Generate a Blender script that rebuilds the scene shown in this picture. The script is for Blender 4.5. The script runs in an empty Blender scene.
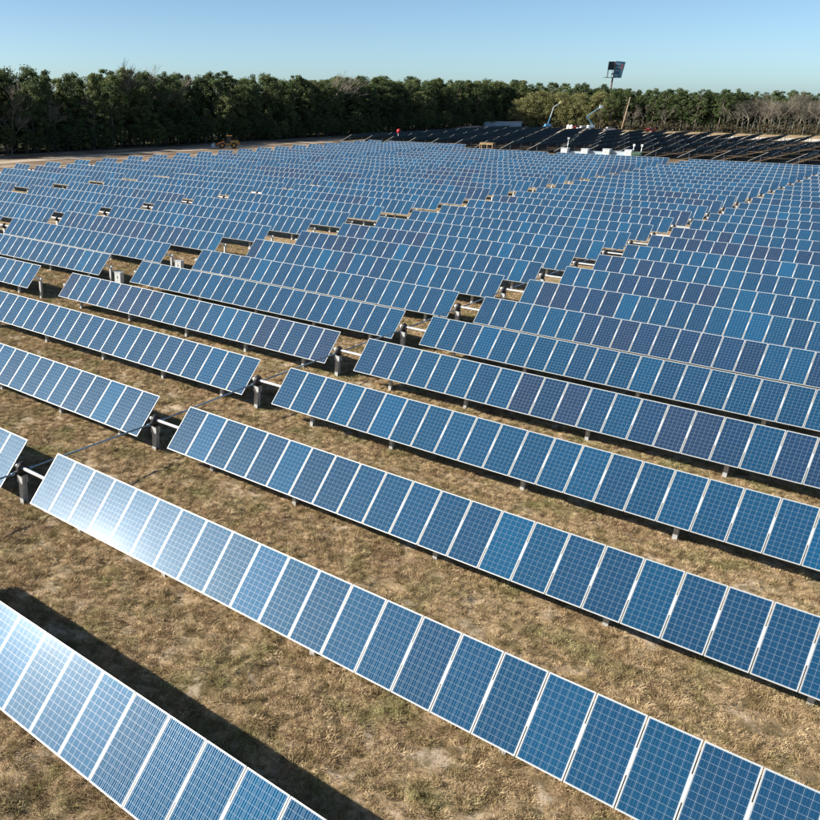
import bpy, bmesh, math, random
import numpy as np
from mathutils import Vector, Matrix, noise

random.seed(7)
rng = np.random.default_rng(7)
S = bpy.context.scene
COL = S.collection

# ------------------------------------------------------------------ camera, sky, sun, exposure
CAM_Z = 13.94
cam = bpy.data.cameras.new('camera')
cam.sensor_width = 36.0
cam.sensor_fit = 'HORIZONTAL'
cam.lens = 36.0 * 835.78 / 820.0
cam.shift_x = 0.25                     # the photograph is the right-hand square of a wider frame
cam.clip_end = 6000
camo = bpy.data.objects.new('camera', cam)
COL.objects.link(camo)
F_ = Vector((-0.63275253, 0.68785328, -0.35564323))
R_ = Vector((0.73486385, 0.67820126, 0.00426271))
U_ = Vector((-0.24412981, 0.25865211, 0.93461207))
camo.matrix_world = Matrix(((R_.x, U_.x, -F_.x, 0), (R_.y, U_.y, -F_.y, 0), (R_.z, U_.z, -F_.z, CAM_Z), (0, 0, 0, 1)))
S.camera = camo

SUN_DIR = Vector((-1.40, -1.18, 1.0)).normalized()      # towards the sun
SUN_EL = math.asin(SUN_DIR.z)
SUN_AZ = math.atan2(SUN_DIR.x, SUN_DIR.y)                # clockwise from +Y
w = bpy.data.worlds.new('World')
S.world = w
w.use_nodes = True
wn = w.node_tree.nodes
bg = wn['Background']
sky = wn.new('ShaderNodeTexSky')
sky.sky_type = 'NISHITA'
sky.sun_disc = False
sky.sun_elevation = SUN_EL
sky.sun_rotation = SUN_AZ
sky.altitude = 50
sky.air_density = 0.5
sky.dust_density = 0.65
sky.ozone_density = 1.0
tn = wn.new('ShaderNodeMix'); tn.data_type = 'RGBA'; tn.blend_type = 'MULTIPLY'       # white balance of the sky
tn.inputs[0].default_value = 1.0
tn.inputs[7].default_value = (0.925, 1.07, 1.06, 1)
w.node_tree.links.new(sky.outputs[0], tn.inputs[6])
w.node_tree.links.new(tn.outputs[2], bg.inputs[0])
bg.inputs[1].default_value = 0.077
sun = bpy.data.lights.new('sun', 'SUN')
sun.energy = 5.0
sun.angle = math.radians(0.53)
sun.color = (1.0, 0.93, 0.82)
suno = bpy.data.objects.new('sun', sun)
suno.rotation_euler = SUN_DIR.to_track_quat('Z', 'Y').to_euler()
suno.location = (0, 0, 60)
COL.objects.link(suno)
S.view_settings.view_transform = 'Standard'
S.view_settings.look = 'None'
S.view_settings.exposure = 0.95
S.view_settings.gamma = 1.0


def project(p):
    """pixel of a point in the 820 px photograph (used only to leave out what the camera cannot see)"""
    d = Vector(p) - Vector((0, 0, CAM_Z))
    z = d.dot(F_)
    if z < 0.5:
        return None
    return 205 + 835.78 * d.dot(R_) / z, 410 - 835.78 * d.dot(U_) / z, z


# ------------------------------------------------------------------ helpers
class MB:
    """collects shapes, then links them as one mesh object"""
    def __init__(s):
        s.v = []; s.f = []; s.m = []; s.uv = {}; s.smooth = set()

    def face(s, pts, m=0, uv=None):
        b = len(s.v)
        s.v += [tuple(p) for p in pts]
        s.f.append(tuple(range(b, b + len(pts))))
        s.m.append(m)
        if uv:
            s.uv[len(s.f) - 1] = uv

    def box(s, c, size, M=None, m=0, taper=1.0):
        hx, hy, hz = size[0] / 2, size[1] / 2, size[2] / 2
        c = Vector(c)
        P = []
        for z in (-hz, hz):
            k = taper if z > 0 else 1.0
            for x, y in ((-hx, -hy), (hx, -hy), (hx, hy), (-hx, hy)):
                q = Vector((x * k, y * k, z))
                P.append((M @ q if M else q) + c)
        b = len(s.v)
        s.v += [tuple(p) for p in P]
        for f in ((3, 2, 1, 0), (4, 5, 6, 7), (0, 1, 5, 4), (1, 2, 6, 5), (2, 3, 7, 6), (3, 0, 4, 7)):
            s.f.append(tuple(b + i for i in f)); s.m.append(m)

    def cyl(s, p0, p1, r0, r1=None, n=8, m=0, caps=True, smooth=True):
        r1 = r0 if r1 is None else r1
        p0 = Vector(p0); p1 = Vector(p1)
        d = (p1 - p0).normalized()
        a = d.orthogonal().normalized(); c = d.cross(a)
        b = len(s.v)
        for p, r in ((p0, r0), (p1, r1)):
            for i in range(n):
                t = 2 * math.pi * i / n
                s.v.append(tuple(p + a * math.cos(t) * r + c * math.sin(t) * r))
        for i in range(n):
            j = (i + 1) % n
            s.f.append((b + i, b + j, b + n + j, b + n + i)); s.m.append(m)
            if smooth: s.smooth.add(len(s.f) - 1)
        if caps:
            s.f.append(tuple(b + i for i in range(n - 1, -1, -1))); s.m.append(m)
            s.f.append(tuple(b + n + i for i in range(n))); s.m.append(m)

    def beam(s, p0, p1, w_, h_, m=0):
        p0 = Vector(p0); p1 = Vector(p1)
        d = p1 - p0
        q = d.to_track_quat('Z', 'Y').to_matrix()
        s.box((p0 + p1) / 2, (w_, h_, d.length), q, m)

    def mesh(s, name, mats):
        me = bpy.data.meshes.new(name)
        me.from_pydata(s.v, [], s.f)
        for mt in (mats if isinstance(mats, (list, tuple)) else [mats]):
            me.materials.append(mt)
        me.polygons.foreach_set('material_index', s.m)
        if s.smooth:
            me.polygons.foreach_set('use_smooth', [i in s.smooth for i in range(len(s.f))])
        if s.uv:
            L = me.uv_layers.new(name='UVMap')
            for fi, uv in s.uv.items():
                for li, q in zip(me.polygons[fi].loop_indices, uv):
                    L.data[li].uv = q
        me.update()
        return me

    def build(s, name, mats, parent=None, loc=(0, 0, 0)):
        return link(name, s.mesh(name, mats), parent, loc)


def link(name, me, parent=None, loc=(0, 0, 0), rot=None):
    o = bpy.data.objects.new(name, me)
    COL.objects.link(o)
    o.location = loc
    if rot: o.rotation_euler = rot
    if parent: o.parent = parent
    return o


def tag(o, label=None, cat=None, group=None, kind=None):
    if label: o['label'] = label
    if cat: o['category'] = cat
    if group: o['group'] = group
    if kind: o['kind'] = kind
    return o


def thing(name, label, cat, loc, rz=0, group=None):
    o = bpy.data.objects.new(name, None)
    o.empty_display_size = 0.3
    COL.objects.link(o)
    o.location = loc
    o.rotation_euler = (0, 0, rz)
    return tag(o, label, cat, group)


# ------------------------------------------------------------------ materials
class NT:
    def __init__(s, name):
        s.mat = bpy.data.materials.new(name)
        s.mat.use_nodes = True
        s.t = s.mat.node_tree
        s.b = s.t.nodes['Principled BSDF']

    def n(s, typ, **kw):
        x = s.t.nodes.new(typ)
        for k, v in kw.items(): setattr(x, k, v)
        return x

    def l(s, a, b):
        s.t.links.new(a, b)

    def math(s, op, a, b=None, c=None, clamp=False):
        x = s.n('ShaderNodeMath', operation=op, use_clamp=clamp)
        for i, q in enumerate((a, b, c)):
            if q is None: continue
            if isinstance(q, (int, float)): x.inputs[i].default_value = q
            else: s.l(q, x.inputs[i])
        return x.outputs[0]

    def mix(s, f, a, b, typ='MIX'):
        x = s.n('ShaderNodeMix', data_type='RGBA', blend_type=typ)
        for i, q in ((0, f), (6, a), (7, b)):
            if isinstance(q, (int, float)): x.inputs[i].default_value = q
            elif isinstance(q, tuple): x.inputs[i].default_value = (*q, 1)
            else: s.l(q, x.inputs[i])
        return x.outputs[2]

    def noise(s, vec, scale, detail=4, rough=0.55, dist=0.0):
        x = s.n('ShaderNodeTexNoise')
        x.inputs['Scale'].default_value = scale
        x.inputs['Detail'].default_value = detail
        x.inputs['Roughness'].default_value = rough
        x.inputs['Distortion'].default_value = dist
        if vec is not None: s.l(vec, x.inputs['Vector'])
        return x.outputs['Fac']

    def ramp(s, f, stops):
        x = s.n('ShaderNodeValToRGB')
        e = x.color_ramp.elements
        while len(e) < len(stops): e.new(0.5)
        for q, (p, c) in zip(e, stops):
            q.position = p
            q.color = (*c, 1) if isinstance(c, tuple) else (c, c, c, 1)
        s.l(f, x.inputs[0])
        return x.outputs[0]

    def set(s, **kw):
        for k, v in kw.items():
            k = {'col': 'Base Color', 'rough': 'Roughness', 'metal': 'Metallic', 'coat': 'Coat Weight',
                 'coat_r': 'Coat Roughness', 'spec': 'Specular IOR Level', 'normal': 'Normal', 'alpha': 'Alpha'}[k]
            if isinstance(v, (int, float)): s.b.inputs[k].default_value = v
            elif isinstance(v, tuple): s.b.inputs[k].default_value = (*v, 1)
            else: s.l(v, s.b.inputs[k])
        return s.mat

    def bump(s, h, strength, dist):
        x = s.n('ShaderNodeBump')
        x.inputs['Strength'].default_value = strength
        x.inputs['Distance'].default_value = dist
        s.l(h, x.inputs['Height'])
        return x.outputs[0]


def paint(name, col, rough=0.5, metal=0.0, var=0.12, scale=3.0, spec=0.5):
    t = NT(name)
    tc = t.n('ShaderNodeTexCoord').outputs['Object']
    f = t.noise(tc, scale, 5)
    g = t.noise(tc, scale * 9, 3)
    a = tuple(c * (1 - var) for c in col); b = tuple(min(1, c * (1 + var)) for c in col)
    t.set(col=t.ramp(f, [(0.35, a), (0.65, b)]), metal=metal, spec=spec,
          rough=t.math('MULTIPLY_ADD', g, 0.2, rough - 0.1))
    return t.mat


CELL = dict(blue=(0.012, 0.085, 0.235))


def glass_material(name, tint_from):
    """polycrystalline cells under glass: 6 x 12 cells, three busbars each, white backsheet between"""
    t = NT(name)
    uv = t.n('ShaderNodeUVMap').outputs[0]
    sp = t.n('ShaderNodeSeparateXYZ'); t.l(uv, sp.inputs[0])
    u = t.math('MULTIPLY_ADD', sp.outputs[0], 6 * 1.024, -0.012 * 6)
    v = t.math('MULTIPLY_ADD', sp.outputs[1], 12 * 1.016, -0.008 * 12)
    fu = t.math('FRACT', u); fv = t.math('FRACT', v)
    du = t.math('ABSOLUTE', t.math('SUBTRACT', fu, 0.5))
    dv = t.math('ABSOLUTE', t.math('SUBTRACT', fv, 0.5))
    gap = t.math('GREATER_THAN', t.math('MAXIMUM', du, dv), 0.4875)
    ou = t.math('GREATER_THAN', t.math('ABSOLUTE', t.math('SUBTRACT', u, 3.0)), 3.0)
    ov = t.math('GREATER_THAN', t.math('ABSOLUTE', t.math('SUBTRACT', v, 6.0)), 6.0)
    white = t.math('MAXIMUM', gap, t.math('MAXIMUM', ou, ov))
    b3 = t.math('ABSOLUTE', t.math('SUBTRACT', t.math('FRACT', t.math('MULTIPLY', u, 3.0)), 0.5))
    bus = t.math('LESS_THAN', b3, 0.035)
    # crystal grain and cell to cell differences
    tc = t.n('ShaderNodeTexCoord').outputs['Object']
    vo = t.n('ShaderNodeTexVoronoi'); vo.inputs['Scale'].default_value = 45
    t.l(tc, vo.inputs['Vector'])
    grain = t.n('ShaderNodeSeparateColor'); t.l(vo.outputs['Color'], grain.inputs[0])
    cc = t.n('ShaderNodeCombineXYZ')
    t.l(t.math('FLOOR', u), cc.inputs[0]); t.l(t.math('FLOOR', v), cc.inputs[1])
    oi = t.n('ShaderNodeObjectInfo')
    t.l(t.math('MULTIPLY', oi.outputs['Random'], 91.0), cc.inputs[2])
    wnz = t.n('ShaderNodeTexWhiteNoise'); t.l(cc.outputs[0], wnz.inputs['Vector'])
    k = t.math('ADD', t.math('MULTIPLY', grain.outputs[0], 0.35), t.math('MULTIPLY', wnz.outputs['Value'], 0.3))
    base = t.mix(k, (0.8, 0.84, 0.86), (1.15, 1.12, 1.1))
    if tint_from == 'object':
        tint = oi.outputs['Color']
    else:
        at = t.n('ShaderNodeAttribute'); at.attribute_name = 'tint'
        tint = at.outputs['Color']
    col = t.mix(1.0, tint, base, 'MULTIPLY')
    col = t.mix(bus, col, (0.12, 0.17, 0.22))
    col = t.mix(t.math('MULTIPLY', t.noise(tc, 2.3, 6, 0.7), 0.022), col, (0.35, 0.33, 0.3))
    col = t.mix(white, col, (0.25, 0.30, 0.35))
    dust = t.noise(tc, 1.7, 5, 0.6)
    t.set(col=col, rough=t.math('MULTIPLY_ADD', dust, 0.10, 0.33), spec=0.012, coat=0.028, coat_r=0.16,
          metal=t.math('MULTIPLY', bus, 0.85))
    t.b.inputs['Coat IOR'].default_value = 1.42
    return t.mat


M_GLASS = glass_material('solar cells under glass', 'object')
M_GLASS_FAR = glass_material('solar cells under glass far', 'attribute')
M_FRAME = paint('anodised aluminium frame', (0.43, 0.435, 0.43), 0.45, 0.25, 0.05)
M_BACK = paint('module back sheet', (0.10, 0.11, 0.12), 0.6)  # white sheet coloured dark grey, shade under the rows put into the colour
M_GALV = paint('galvanised steel', (0.62, 0.64, 0.65), 0.42, 0.45, 0.12, 6)
M_TUBE = paint('galvanised torque tube', (0.62, 0.63, 0.63), 0.4, 0.3, 0.06, 5)
M_SHAFT = paint('drive shaft steel', (0.30, 0.42, 0.52), 0.35, 0.6, 0.1, 4)
M_BLACK = paint('black cast iron', (0.02, 0.02, 0.022), 0.5)
M_CAP = paint('white plastic', (0.82, 0.82, 0.8), 0.45, 0, 0.04)
M_CABINET = paint('light grey cabinet paint', (0.52, 0.54, 0.54), 0.4, 0, 0.05)
M_CABDARK = paint('grey vent slots', (0.45, 0.47, 0.49), 0.6)
M_WHITE = paint('white container paint', (0.5, 0.53, 0.54), 0.4, 0, 0.05)
M_PALEBLUE = paint('pale blue grey panel paint', (0.32, 0.41, 0.47), 0.45, 0, 0.06)
M_GREEN = paint('dull green transformer paint', (0.08, 0.15, 0.1), 0.5)
M_YELLOW = paint('construction yellow paint', (0.42, 0.21, 0.04), 0.45, 0, 0.15)
M_ORANGE = paint('orange brown paint', (0.5, 0.17, 0.03), 0.5, 0, 0.2)
M_RUBBER = paint('tyre rubber', (0.018, 0.018, 0.018), 0.8)
M_WINDOW = paint('dark window glass', (0.03, 0.05, 0.06), 0.1, 0, 0.1)
M_STEELBLUE = paint('worn pale steel', (0.36, 0.45, 0.52), 0.5, 0.2)
M_LIFTBLUE = paint('boom lift blue paint', (0.10, 0.30, 0.52), 0.4, 0, 0.1)
M_LIFTWHITE = paint('boom lift white paint', (0.62, 0.72, 0.78), 0.4, 0, 0.06)
M_LIFTPALE = paint('boom lift pale blue paint', (0.26, 0.46, 0.6), 0.4, 0, 0.06)
M_RED = paint('red paint', (0.55, 0.02, 0.025), 0.5, 0, 0.1)
M_REDCAR = paint('dull red car paint', (0.25, 0.02, 0.02), 0.5, 0, 0.1)
M_WOOD = paint('raw timber', (0.36, 0.24, 0.12), 0.75, 0, 0.3, 5)
M_POLE = paint('weathered pole wood', (0.42, 0.32, 0.22), 0.8, 0, 0.25, 2)
M_RUST = paint('rusty brown steel column', (0.10, 0.065, 0.05), 0.7, 0.2, 0.2, 1)
M_SIGNBLUE = paint('faded blue billboard sheet', (0.06, 0.14, 0.2), 0.5, 0, 0.35, 0.35)
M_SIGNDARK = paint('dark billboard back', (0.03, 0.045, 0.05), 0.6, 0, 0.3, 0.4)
M_SIGNPALE = paint('pale billboard print', (0.2, 0.32, 0.4), 0.5, 0, 0.2, 1)
M_SIGNRED = paint('reddish billboard print', (0.30, 0.13, 0.14), 0.5, 0, 0.2, 1)


def soil_colour(t, tc):
    """dry grass over sandy soil; returns colour and height"""
    big = t.noise(tc, 0.11, 5, 0.6)
    mid = t.noise(tc, 0.9, 6, 0.65, 0.4)
    fine = t.noise(tc, 9.0, 6, 0.7)
    vfine = t.noise(tc, 45.0, 4, 0.7)
    straw = t.ramp(fine, [(0.30, (0.180, 0.121, 0.068)), (0.47, (0.410, 0.291, 0.169)), (0.62, (0.589, 0.439, 0.268)), (0.8, (0.752, 0.610, 0.430))])
    green = t.ramp(fine, [(0.35, (0.089, 0.105, 0.036)), (0.65, (0.326, 0.321, 0.133))])
    sand = t.ramp(vfine, [(0.3, (0.459, 0.356, 0.242)), (0.7, (0.770, 0.634, 0.482))])
    red = t.ramp(fine, [(0.35, (0.147, 0.084, 0.055)), (0.7, (0.393, 0.236, 0.154))])
    gm = t.ramp(t.noise(tc, 0.55, 4, 0.6), [(0.53, 0.0), (0.7, 0.65)])
    sm = t.ramp(mid, [(0.56, 0.0), (0.64, 0.9)])
    rm = t.ramp(t.noise(tc, 0.4, 5, 0.65, 0.6), [(0.55, 0.0), (0.68, 0.55)])
    c = t.mix(gm, straw, green)
    c = t.mix(rm, c, red)
    c = t.mix(sm, c, sand)
    c = t.mix(t.ramp(big, [(0.3, 0.0), (0.7, 0.25)]), c, t.mix(0.5, c, (0.557, 0.439, 0.304)))
    tuft = t.ramp(t.noise(tc, 2.6, 5, 0.65, 0.5), [(0.40, 0.75), (0.54, 0.0)])
    c = t.mix(tuft, c, (0.159, 0.120, 0.055))
    h = t.math('ADD', t.math('MULTIPLY', fine, 0.7), t.math('MULTIPLY', vfine, 0.35))
    return c, h


def ground_material():
    t = NT('dry winter grass and sandy soil')
    tc = t.n('ShaderNodeTexCoord').outputs['Object']
    c, h = soil_colour(t, tc)
    return t.set(col=c, rough=0.95, spec=0.1, normal=t.bump(h, 1.0, 0.13))


def dirt_material(name, lo, hi, tone):
    t = NT(name)
    tc = t.n('ShaderNodeTexCoord').outputs['Object']
    mp = t.n('ShaderNodeMapping'); mp.inputs['Scale'].default_value = (1.0, 0.25, 1.0); t.l(tc, mp.inputs[0])
    a = t.noise(mp.outputs[0], 0.25, 6, 0.65)
    b = t.noise(tc, 2.5, 5, 0.7)
    c = t.ramp(t.math('ADD', t.math('MULTIPLY', a, 0.7), t.math('MULTIPLY', b, 0.3)), [(0.38, lo), (0.5, tone), (0.62, hi)])
    return t.set(col=c, rough=0.95, spec=0.1, normal=t.bump(b, 0.7, 0.06))


M_GROUND = ground_material()
M_DIRT = dirt_material('bare brown dirt', (0.09, 0.065, 0.045), (0.40, 0.31, 0.23), (0.20, 0.145, 0.10))
M_SANDROAD = dirt_material('pale sandy track', (0.24, 0.18, 0.12), (0.55, 0.47, 0.38), (0.40, 0.32, 0.24))
M_PALESAND = dirt_material('pale dry sand', (0.42, 0.36, 0.29), (0.72, 0.66, 0.58), (0.6, 0.53, 0.44))
M_CLAY = dirt_material('orange brown clay', (0.07, 0.05, 0.03), (0.24, 0.165, 0.10), (0.12, 0.082, 0.05))


def leaf_material(name, dark, mid, light, rough=0.6):
    t = NT(name)
    ge = t.n('ShaderNodeNewGeometry')
    oi = t.n('ShaderNodeObjectInfo')
    tc = t.n('ShaderNodeTexCoord').outputs['Object']
    clump = t.noise(tc, 0.45, 3)
    k = t.math('ADD', t.math('MULTIPLY', ge.outputs['Random Per Island'], 0.35), t.math('MULTIPLY', clump, 0.65))
    k = t.math('ADD', k, t.math('MULTIPLY_ADD', oi.outputs['Random'], 0.26, -0.13))
    c = t.ramp(k, [(0.25, dark), (0.5, mid), (0.75, light)])
    t.set(col=c, rough=rough, spec=0.25)
    tr = t.n('ShaderNodeBsdfTranslucent'); t.l(c, tr.inputs[0])
    mx = t.n('ShaderNodeMixShader'); mx.inputs[0].default_value = 0.3
    out = t.t.nodes['Material Output']
    t.l(t.b.outputs[0], mx.inputs[1]); t.l(tr.outputs[0], mx.inputs[2]); t.l(mx.outputs[0], out.inputs[0])
    return t.mat


M_PINE = leaf_material('pine needles', (0.042, 0.068, 0.026), (0.09, 0.13, 0.046), (0.165, 0.20, 0.08))
M_FOREST = leaf_material('dark evergreen leaves', (0.045, 0.07, 0.03), (0.105, 0.145, 0.055), (0.22, 0.23, 0.09))
M_OAK = leaf_material('olive oak leaves', (0.13, 0.14, 0.055), (0.25, 0.245, 0.10), (0.35, 0.33, 0.15))
M_SHRUB = leaf_material('dry brown underbrush', (0.05, 0.042, 0.024), (0.11, 0.09, 0.05), (0.18, 0.15, 0.085))
M_BARK = paint('grey brown bark', (0.13, 0.105, 0.085), 0.9, 0, 0.3, 2)
M_BAREBARK = paint('pale grey winter twigs', (0.17, 0.15, 0.118), 0.9, 0, 0.25, 1)
M_DARKBARK = paint('dark bark', (0.06, 0.05, 0.04), 0.9, 0, 0.3, 2)
M_GRASS = None


# ------------------------------------------------------------------ ground: one sheet to the horizon
def hgt(x, y):
    """relief of the grass mat, only in the near field"""
    ax = min(max((x + 62) / 8, 0), 1) * min(max((14 - x) / 8, 0), 1)
    ay = min(max((y + 2) / 4, 0), 1) * min(max((66 - y) / 14, 0), 1)
    a = ax * ay
    if a <= 0: return 0.0
    p = Vector((x, y, 0.0))
    n1 = noise.noise(p * 0.35)
    n2 = noise.noise(p * 1.1 + Vector((5, 3, 0)))
    n3 = noise.noise(p * 2.7 + Vector((1, 9, 4)))
    return a * (0.05 * n1 + 0.085 * n2 + 0.09 * n3)


def axis(a0, a1, step, lo, hi):
    near = list(np.arange(a0, a1 + 1e-6, step))
    out = []
    g = step * 2; x = a1
    while x < hi:
        x += g; out.append(min(x, hi)); g *= 1.45
    neg = []
    g = step * 2; x = a0
    while x > lo:
        x -= g; neg.append(max(x, lo)); g *= 1.45
    return neg[::-1] + near + out


xs = axis(-62, 14, 0.2, -3000, 3000)
ys = axis(-2, 66, 0.2, -1500, 4500)
gv = [(x, y, hgt(x, y)) for y in ys for x in xs]
nx = len(xs)
gf = [(j * nx + i, j * nx + i + 1, (j + 1) * nx + i + 1, (j + 1) * nx + i) for j in range(len(ys) - 1) for i in range(nx - 1)]
gm = bpy.data.meshes.new('ground'); gm.from_pydata(gv, [], gf); gm.materials.append(M_GROUND)
gm.polygons.foreach_set('use_smooth', [True] * len(gf))
tag(link('ground', gm), kind='structure')


def sheet(name, pts_left, pts_right, z, mat, wob=1.5, seed=1):
    """a strip between two polylines with ragged edges"""
    rn = random.Random(seed)
    b = MB()
    n = len(pts_left)
    L = []; R = []
    for i in range(n - 1):
        for k in range(8):
            f = k / 8
            for src, dst in ((pts_left, L), (pts_right, R)):
                a = Vector(src[i]); c = Vector(src[i + 1])
                p = a.lerp(c, f)
                dst.append((p.x + rn.uniform(-wob, wob), p.y + rn.uniform(-wob, wob), z))
    L.append((*pts_left[-1], z)); R.append((*pts_right[-1], z))
    for i in range(len(L) - 1):
        b.face((L[i], R[i], R[i + 1], L[i + 1]))
    o = b.build(name, mat)
    return tag(o, kind='structure')


sheet('dirt_verge', [(-172, 70), (-176, 150), (-172, 200), (-171, 300), (-168, 400)], [(-120, 70), (-123, 150), (-125, 200), (-128, 205), (-140, 400)], 0.006, M_DIRT, 2.0, 3)
sheet('dirt_track', [(-157, 80), (-160, 150), (-158, 200), (-156, 300), (-155, 395)], [(-151, 80), (-154, 150), (-152, 200), (-151, 300), (-150, 395)], 0.012, M_SANDROAD, 0.8, 4)
sheet('service_road', [(-150, 206), (-110, 205), (-60, 196), (20, 196)], [(-150, 222), (-110, 220), (-60, 222), (20, 222)], 0.018, M_CLAY, 1.5, 5)
sheet('clay_ground', [(-150, 222.5), (-110, 220.5), (-60, 222.5), (20, 222.5)], [(-150, 334), (-110, 334), (-60, 334), (20, 334)], 0.010, M_CLAY, 0.4, 6)
sheet('sandy_verge', [(-165, 336), (-110, 335), (-60, 335), (20, 335)], [(-165, 346), (-110, 352), (-60, 356), (20, 356)], 0.024, M_PALESAND, 1.2, 7)

M_LITTER = dirt_material('forest floor litter', (0.03, 0.034, 0.016), (0.08, 0.08, 0.04), (0.05, 0.052, 0.026))
sheet('forest_floor', [(-2900, 40), (-2900, 150), (-2900, 300), (-2900, 384)], [(-171, 40), (-174, 150), (-171, 300), (-167, 384)], 0.016, M_LITTER, 1.2, 8)
sheet('forest_floor', [(-2900, 385.5), (-160, 384.5), (-110, 386), (-60, 387), (2900, 388)], [(-2900, 4300), (-160, 4300), (-110, 4300), (-60, 4300), (2900, 4300)], 0.020, M_LITTER, 0.2, 9)

# ------------------------------------------------------------------ solar modules
PW, PITCH, PL, PT = 0.988, 1.01, 1.956, 0.04
FR = 0.02
TILT = 0.807


def module_parts(with_frame, glass_mat):
    """local: x along the row, y up the slope, z out of the glass"""
    b = MB()
    hx, hy = PW / 2, PL / 2
    ix, iy = hx - FR, hy - FR
    zt = PT / 2
    zg = zt - 0.004
    b.face(((-ix, -iy, zg), (ix, -iy, zg), (ix, iy, zg), (-ix, iy, zg)), 0, ((0, 0), (1, 0), (1, 1), (0, 1)))
    b.face(((-ix, iy, zg - 0.012), (ix, iy, zg - 0.012), (ix, -iy, zg - 0.012), (-ix, -iy, zg - 0.012)), 1)
    f = b if with_frame else MB()
    m = 2 if with_frame else 0
    f.box((0, -hy + FR / 2, 0), (PW, FR, PT), None, m)
    f.box((0, hy - FR / 2, 0), (PW, FR, PT), None, m)
    f.box((-hx + FR / 2, 0, 0), (FR, PL - 2 * FR, PT), None, m)
    f.box((hx - FR / 2, 0, 0), (FR, PL - 2 * FR, PT), None, m)
    if with_frame:
        return b, None
    return b, f


_b, _f = module_parts(False, M_GLASS)
ME_LAM = _b.mesh('panel', [M_GLASS, M_BACK])
ME_FRAME = _f.mesh('frame', [M_FRAME])
_b, _ = module_parts(True, M_GLASS)
ME_PANEL = _b.mesh('panel', [M_GLASS, M_BACK, M_FRAME])

BLUES = [(0.003, 0.048, 0.116), (0.003, 0.045, 0.109), (0.003, 0.051, 0.121), (0.004, 0.042, 0.103)]
DARKS = [(0.007, 0.034, 0.088), (0.011, 0.033, 0.082), (0.006, 0.037, 0.094)]
BRIGHT = [(0.002, 0.060, 0.145), (0.002, 0.064, 0.150)]


def tint_run(rn, n, p_dark, r_near=False):
    """panel colours come in runs, as the modules came off their pallets"""
    out = []
    mode = 'd' if rn.random() < p_dark else 'b'
    while len(out) < n:
        k = rn.randint(4, 14) if mode == 'd' else rn.randint(3, 9)
        for _ in range(k):
            q = rn.random()
            if mode == 'd': c = rn.choice(DARKS) if q < 0.75 else rn.choice(BLUES)
            else: c = rn.choice(BLUES) if q < 0.88 else (rn.choice(BRIGHT) if q < 0.975 else rn.choice(BLUES))
            s = rn.uniform(0.93, 1.07)
            out.append(tuple(x * s for x in c))
        mode = 'd' if rn.random() < p_dark else 'b'
    return out[:n]


def far_array(name, slots, rot, tints, parent, two_up=False, mats=None):
    """all modules of a distant table as one mesh"""
    b = MB(); tl = []
    hx, hy = PW / 2, PL / 2
    for (c, tn) in zip(slots, tints):
        c = Vector(c)
        ix, iy = hx - 0.022, hy - 0.022
        zt = PT / 2
        T = lambda x, y, z: c + rot @ Vector((x, y, z))
        n0 = len(b.f)
        b.face((T(-ix, -iy, zt - .004), T(ix, -iy, zt - .004), T(ix, iy, zt - .004), T(-ix, iy, zt - .004)), 0, ((0, 0), (1, 0), (1, 1), (0, 1)))
        b.face((T(-hx, hy, -zt), T(hx, hy, -zt), T(hx, -hy, -zt), T(-hx, -hy, -zt)), 1)
        # frame: top lip ring and sides
        o = ((-hx, -hy), (hx, -hy), (hx, hy), (-hx, hy)); i_ = ((-ix, -iy), (ix, -iy), (ix, iy), (-ix, iy))
        for k in range(4):
            j = (k + 1) % 4
            b.face((T(*o[k], zt), T(*o[j], zt), T(*i_[j], zt), T(*i_[k], zt)), 2)
            b.face((T(*o[k], -zt), T(*o[j], -zt), T(*o[j], zt), T(*o[k], zt)), 2)
        tl += [tn] * (len(b.f) - n0)
    me = b.mesh(name, mats or [M_GLASS_FAR, M_BACK, M_FRAME])
    at = me.attributes.new('tint', 'FLOAT_COLOR', 'FACE')
    at.data.foreach_set('color', [q for c in tl for q in (*c, 1.0)])
    o = link(name, me, parent)
    o['kind'] = 'stuff'
    return o


def post_mesh(h, w_=0.15):
    b = MB()
    b.box((0, -w_ / 2, h / 2 - 0.2), (w_, 0.012, h + 0.4))
    b.box((0, w_ / 2, h / 2 - 0.2), (w_, 0.012, h + 0.4))
    b.box((0, 0, h / 2 - 0.2), (0.012, w_ - 0.012, h + 0.4))
    return b.mesh('post', M_GALV)


TUBE_Z = 1.379
ME_POST = post_mesh(TUBE_Z - 0.13)
_b = MB()
_b.box((0, 0, -0.10), (0.07, 0.2, 0.07)); _b.cyl((-0.035, 0, 0), (0.035, 0, 0), 0.105, n=10)
ME_BEARING = _b.mesh('bearing', M_BLACK)
_b = MB()
_b.cyl((-0.09, 0, 0), (0.09, 0, 0), 0.19, n=14)
_b.cyl((0, -0.30, -0.13), (0, 0.30, -0.13), 0.075, n=10)
_b.box((0, 0, -0.24), (0.24, 0.3, 0.06)); _b.box((0, 0, 0.19), (0.1, 0.12, 0.06))
ME_GEAR = _b.mesh('gearbox', M_BLACK)
_b = MB()
_b.box((0, -0.10, (TUBE_Z - 0.27) / 2 - 0.2), (0.2, 0.014, TUBE_Z - 0.27 + 0.4)); _b.box((0, 0.10, (TUBE_Z - 0.27) / 2 - 0.2), (0.2, 0.014, TUBE_Z - 0.27 + 0.4))
_b.box((0, 0, (TUBE_Z - 0.27) / 2 - 0.2), (0.014, 0.186, TUBE_Z - 0.27 + 0.4))
_b.box((0, -0.115, TUBE_Z - 0.42), (0.3, 0.02, 0.26)); _b.box((0, 0.115, TUBE_Z - 0.42), (0.3, 0.02, 0.26))
ME_DRIVEPOST = _b.mesh('drive_post', M_GALV)
_b = MB()
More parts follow.
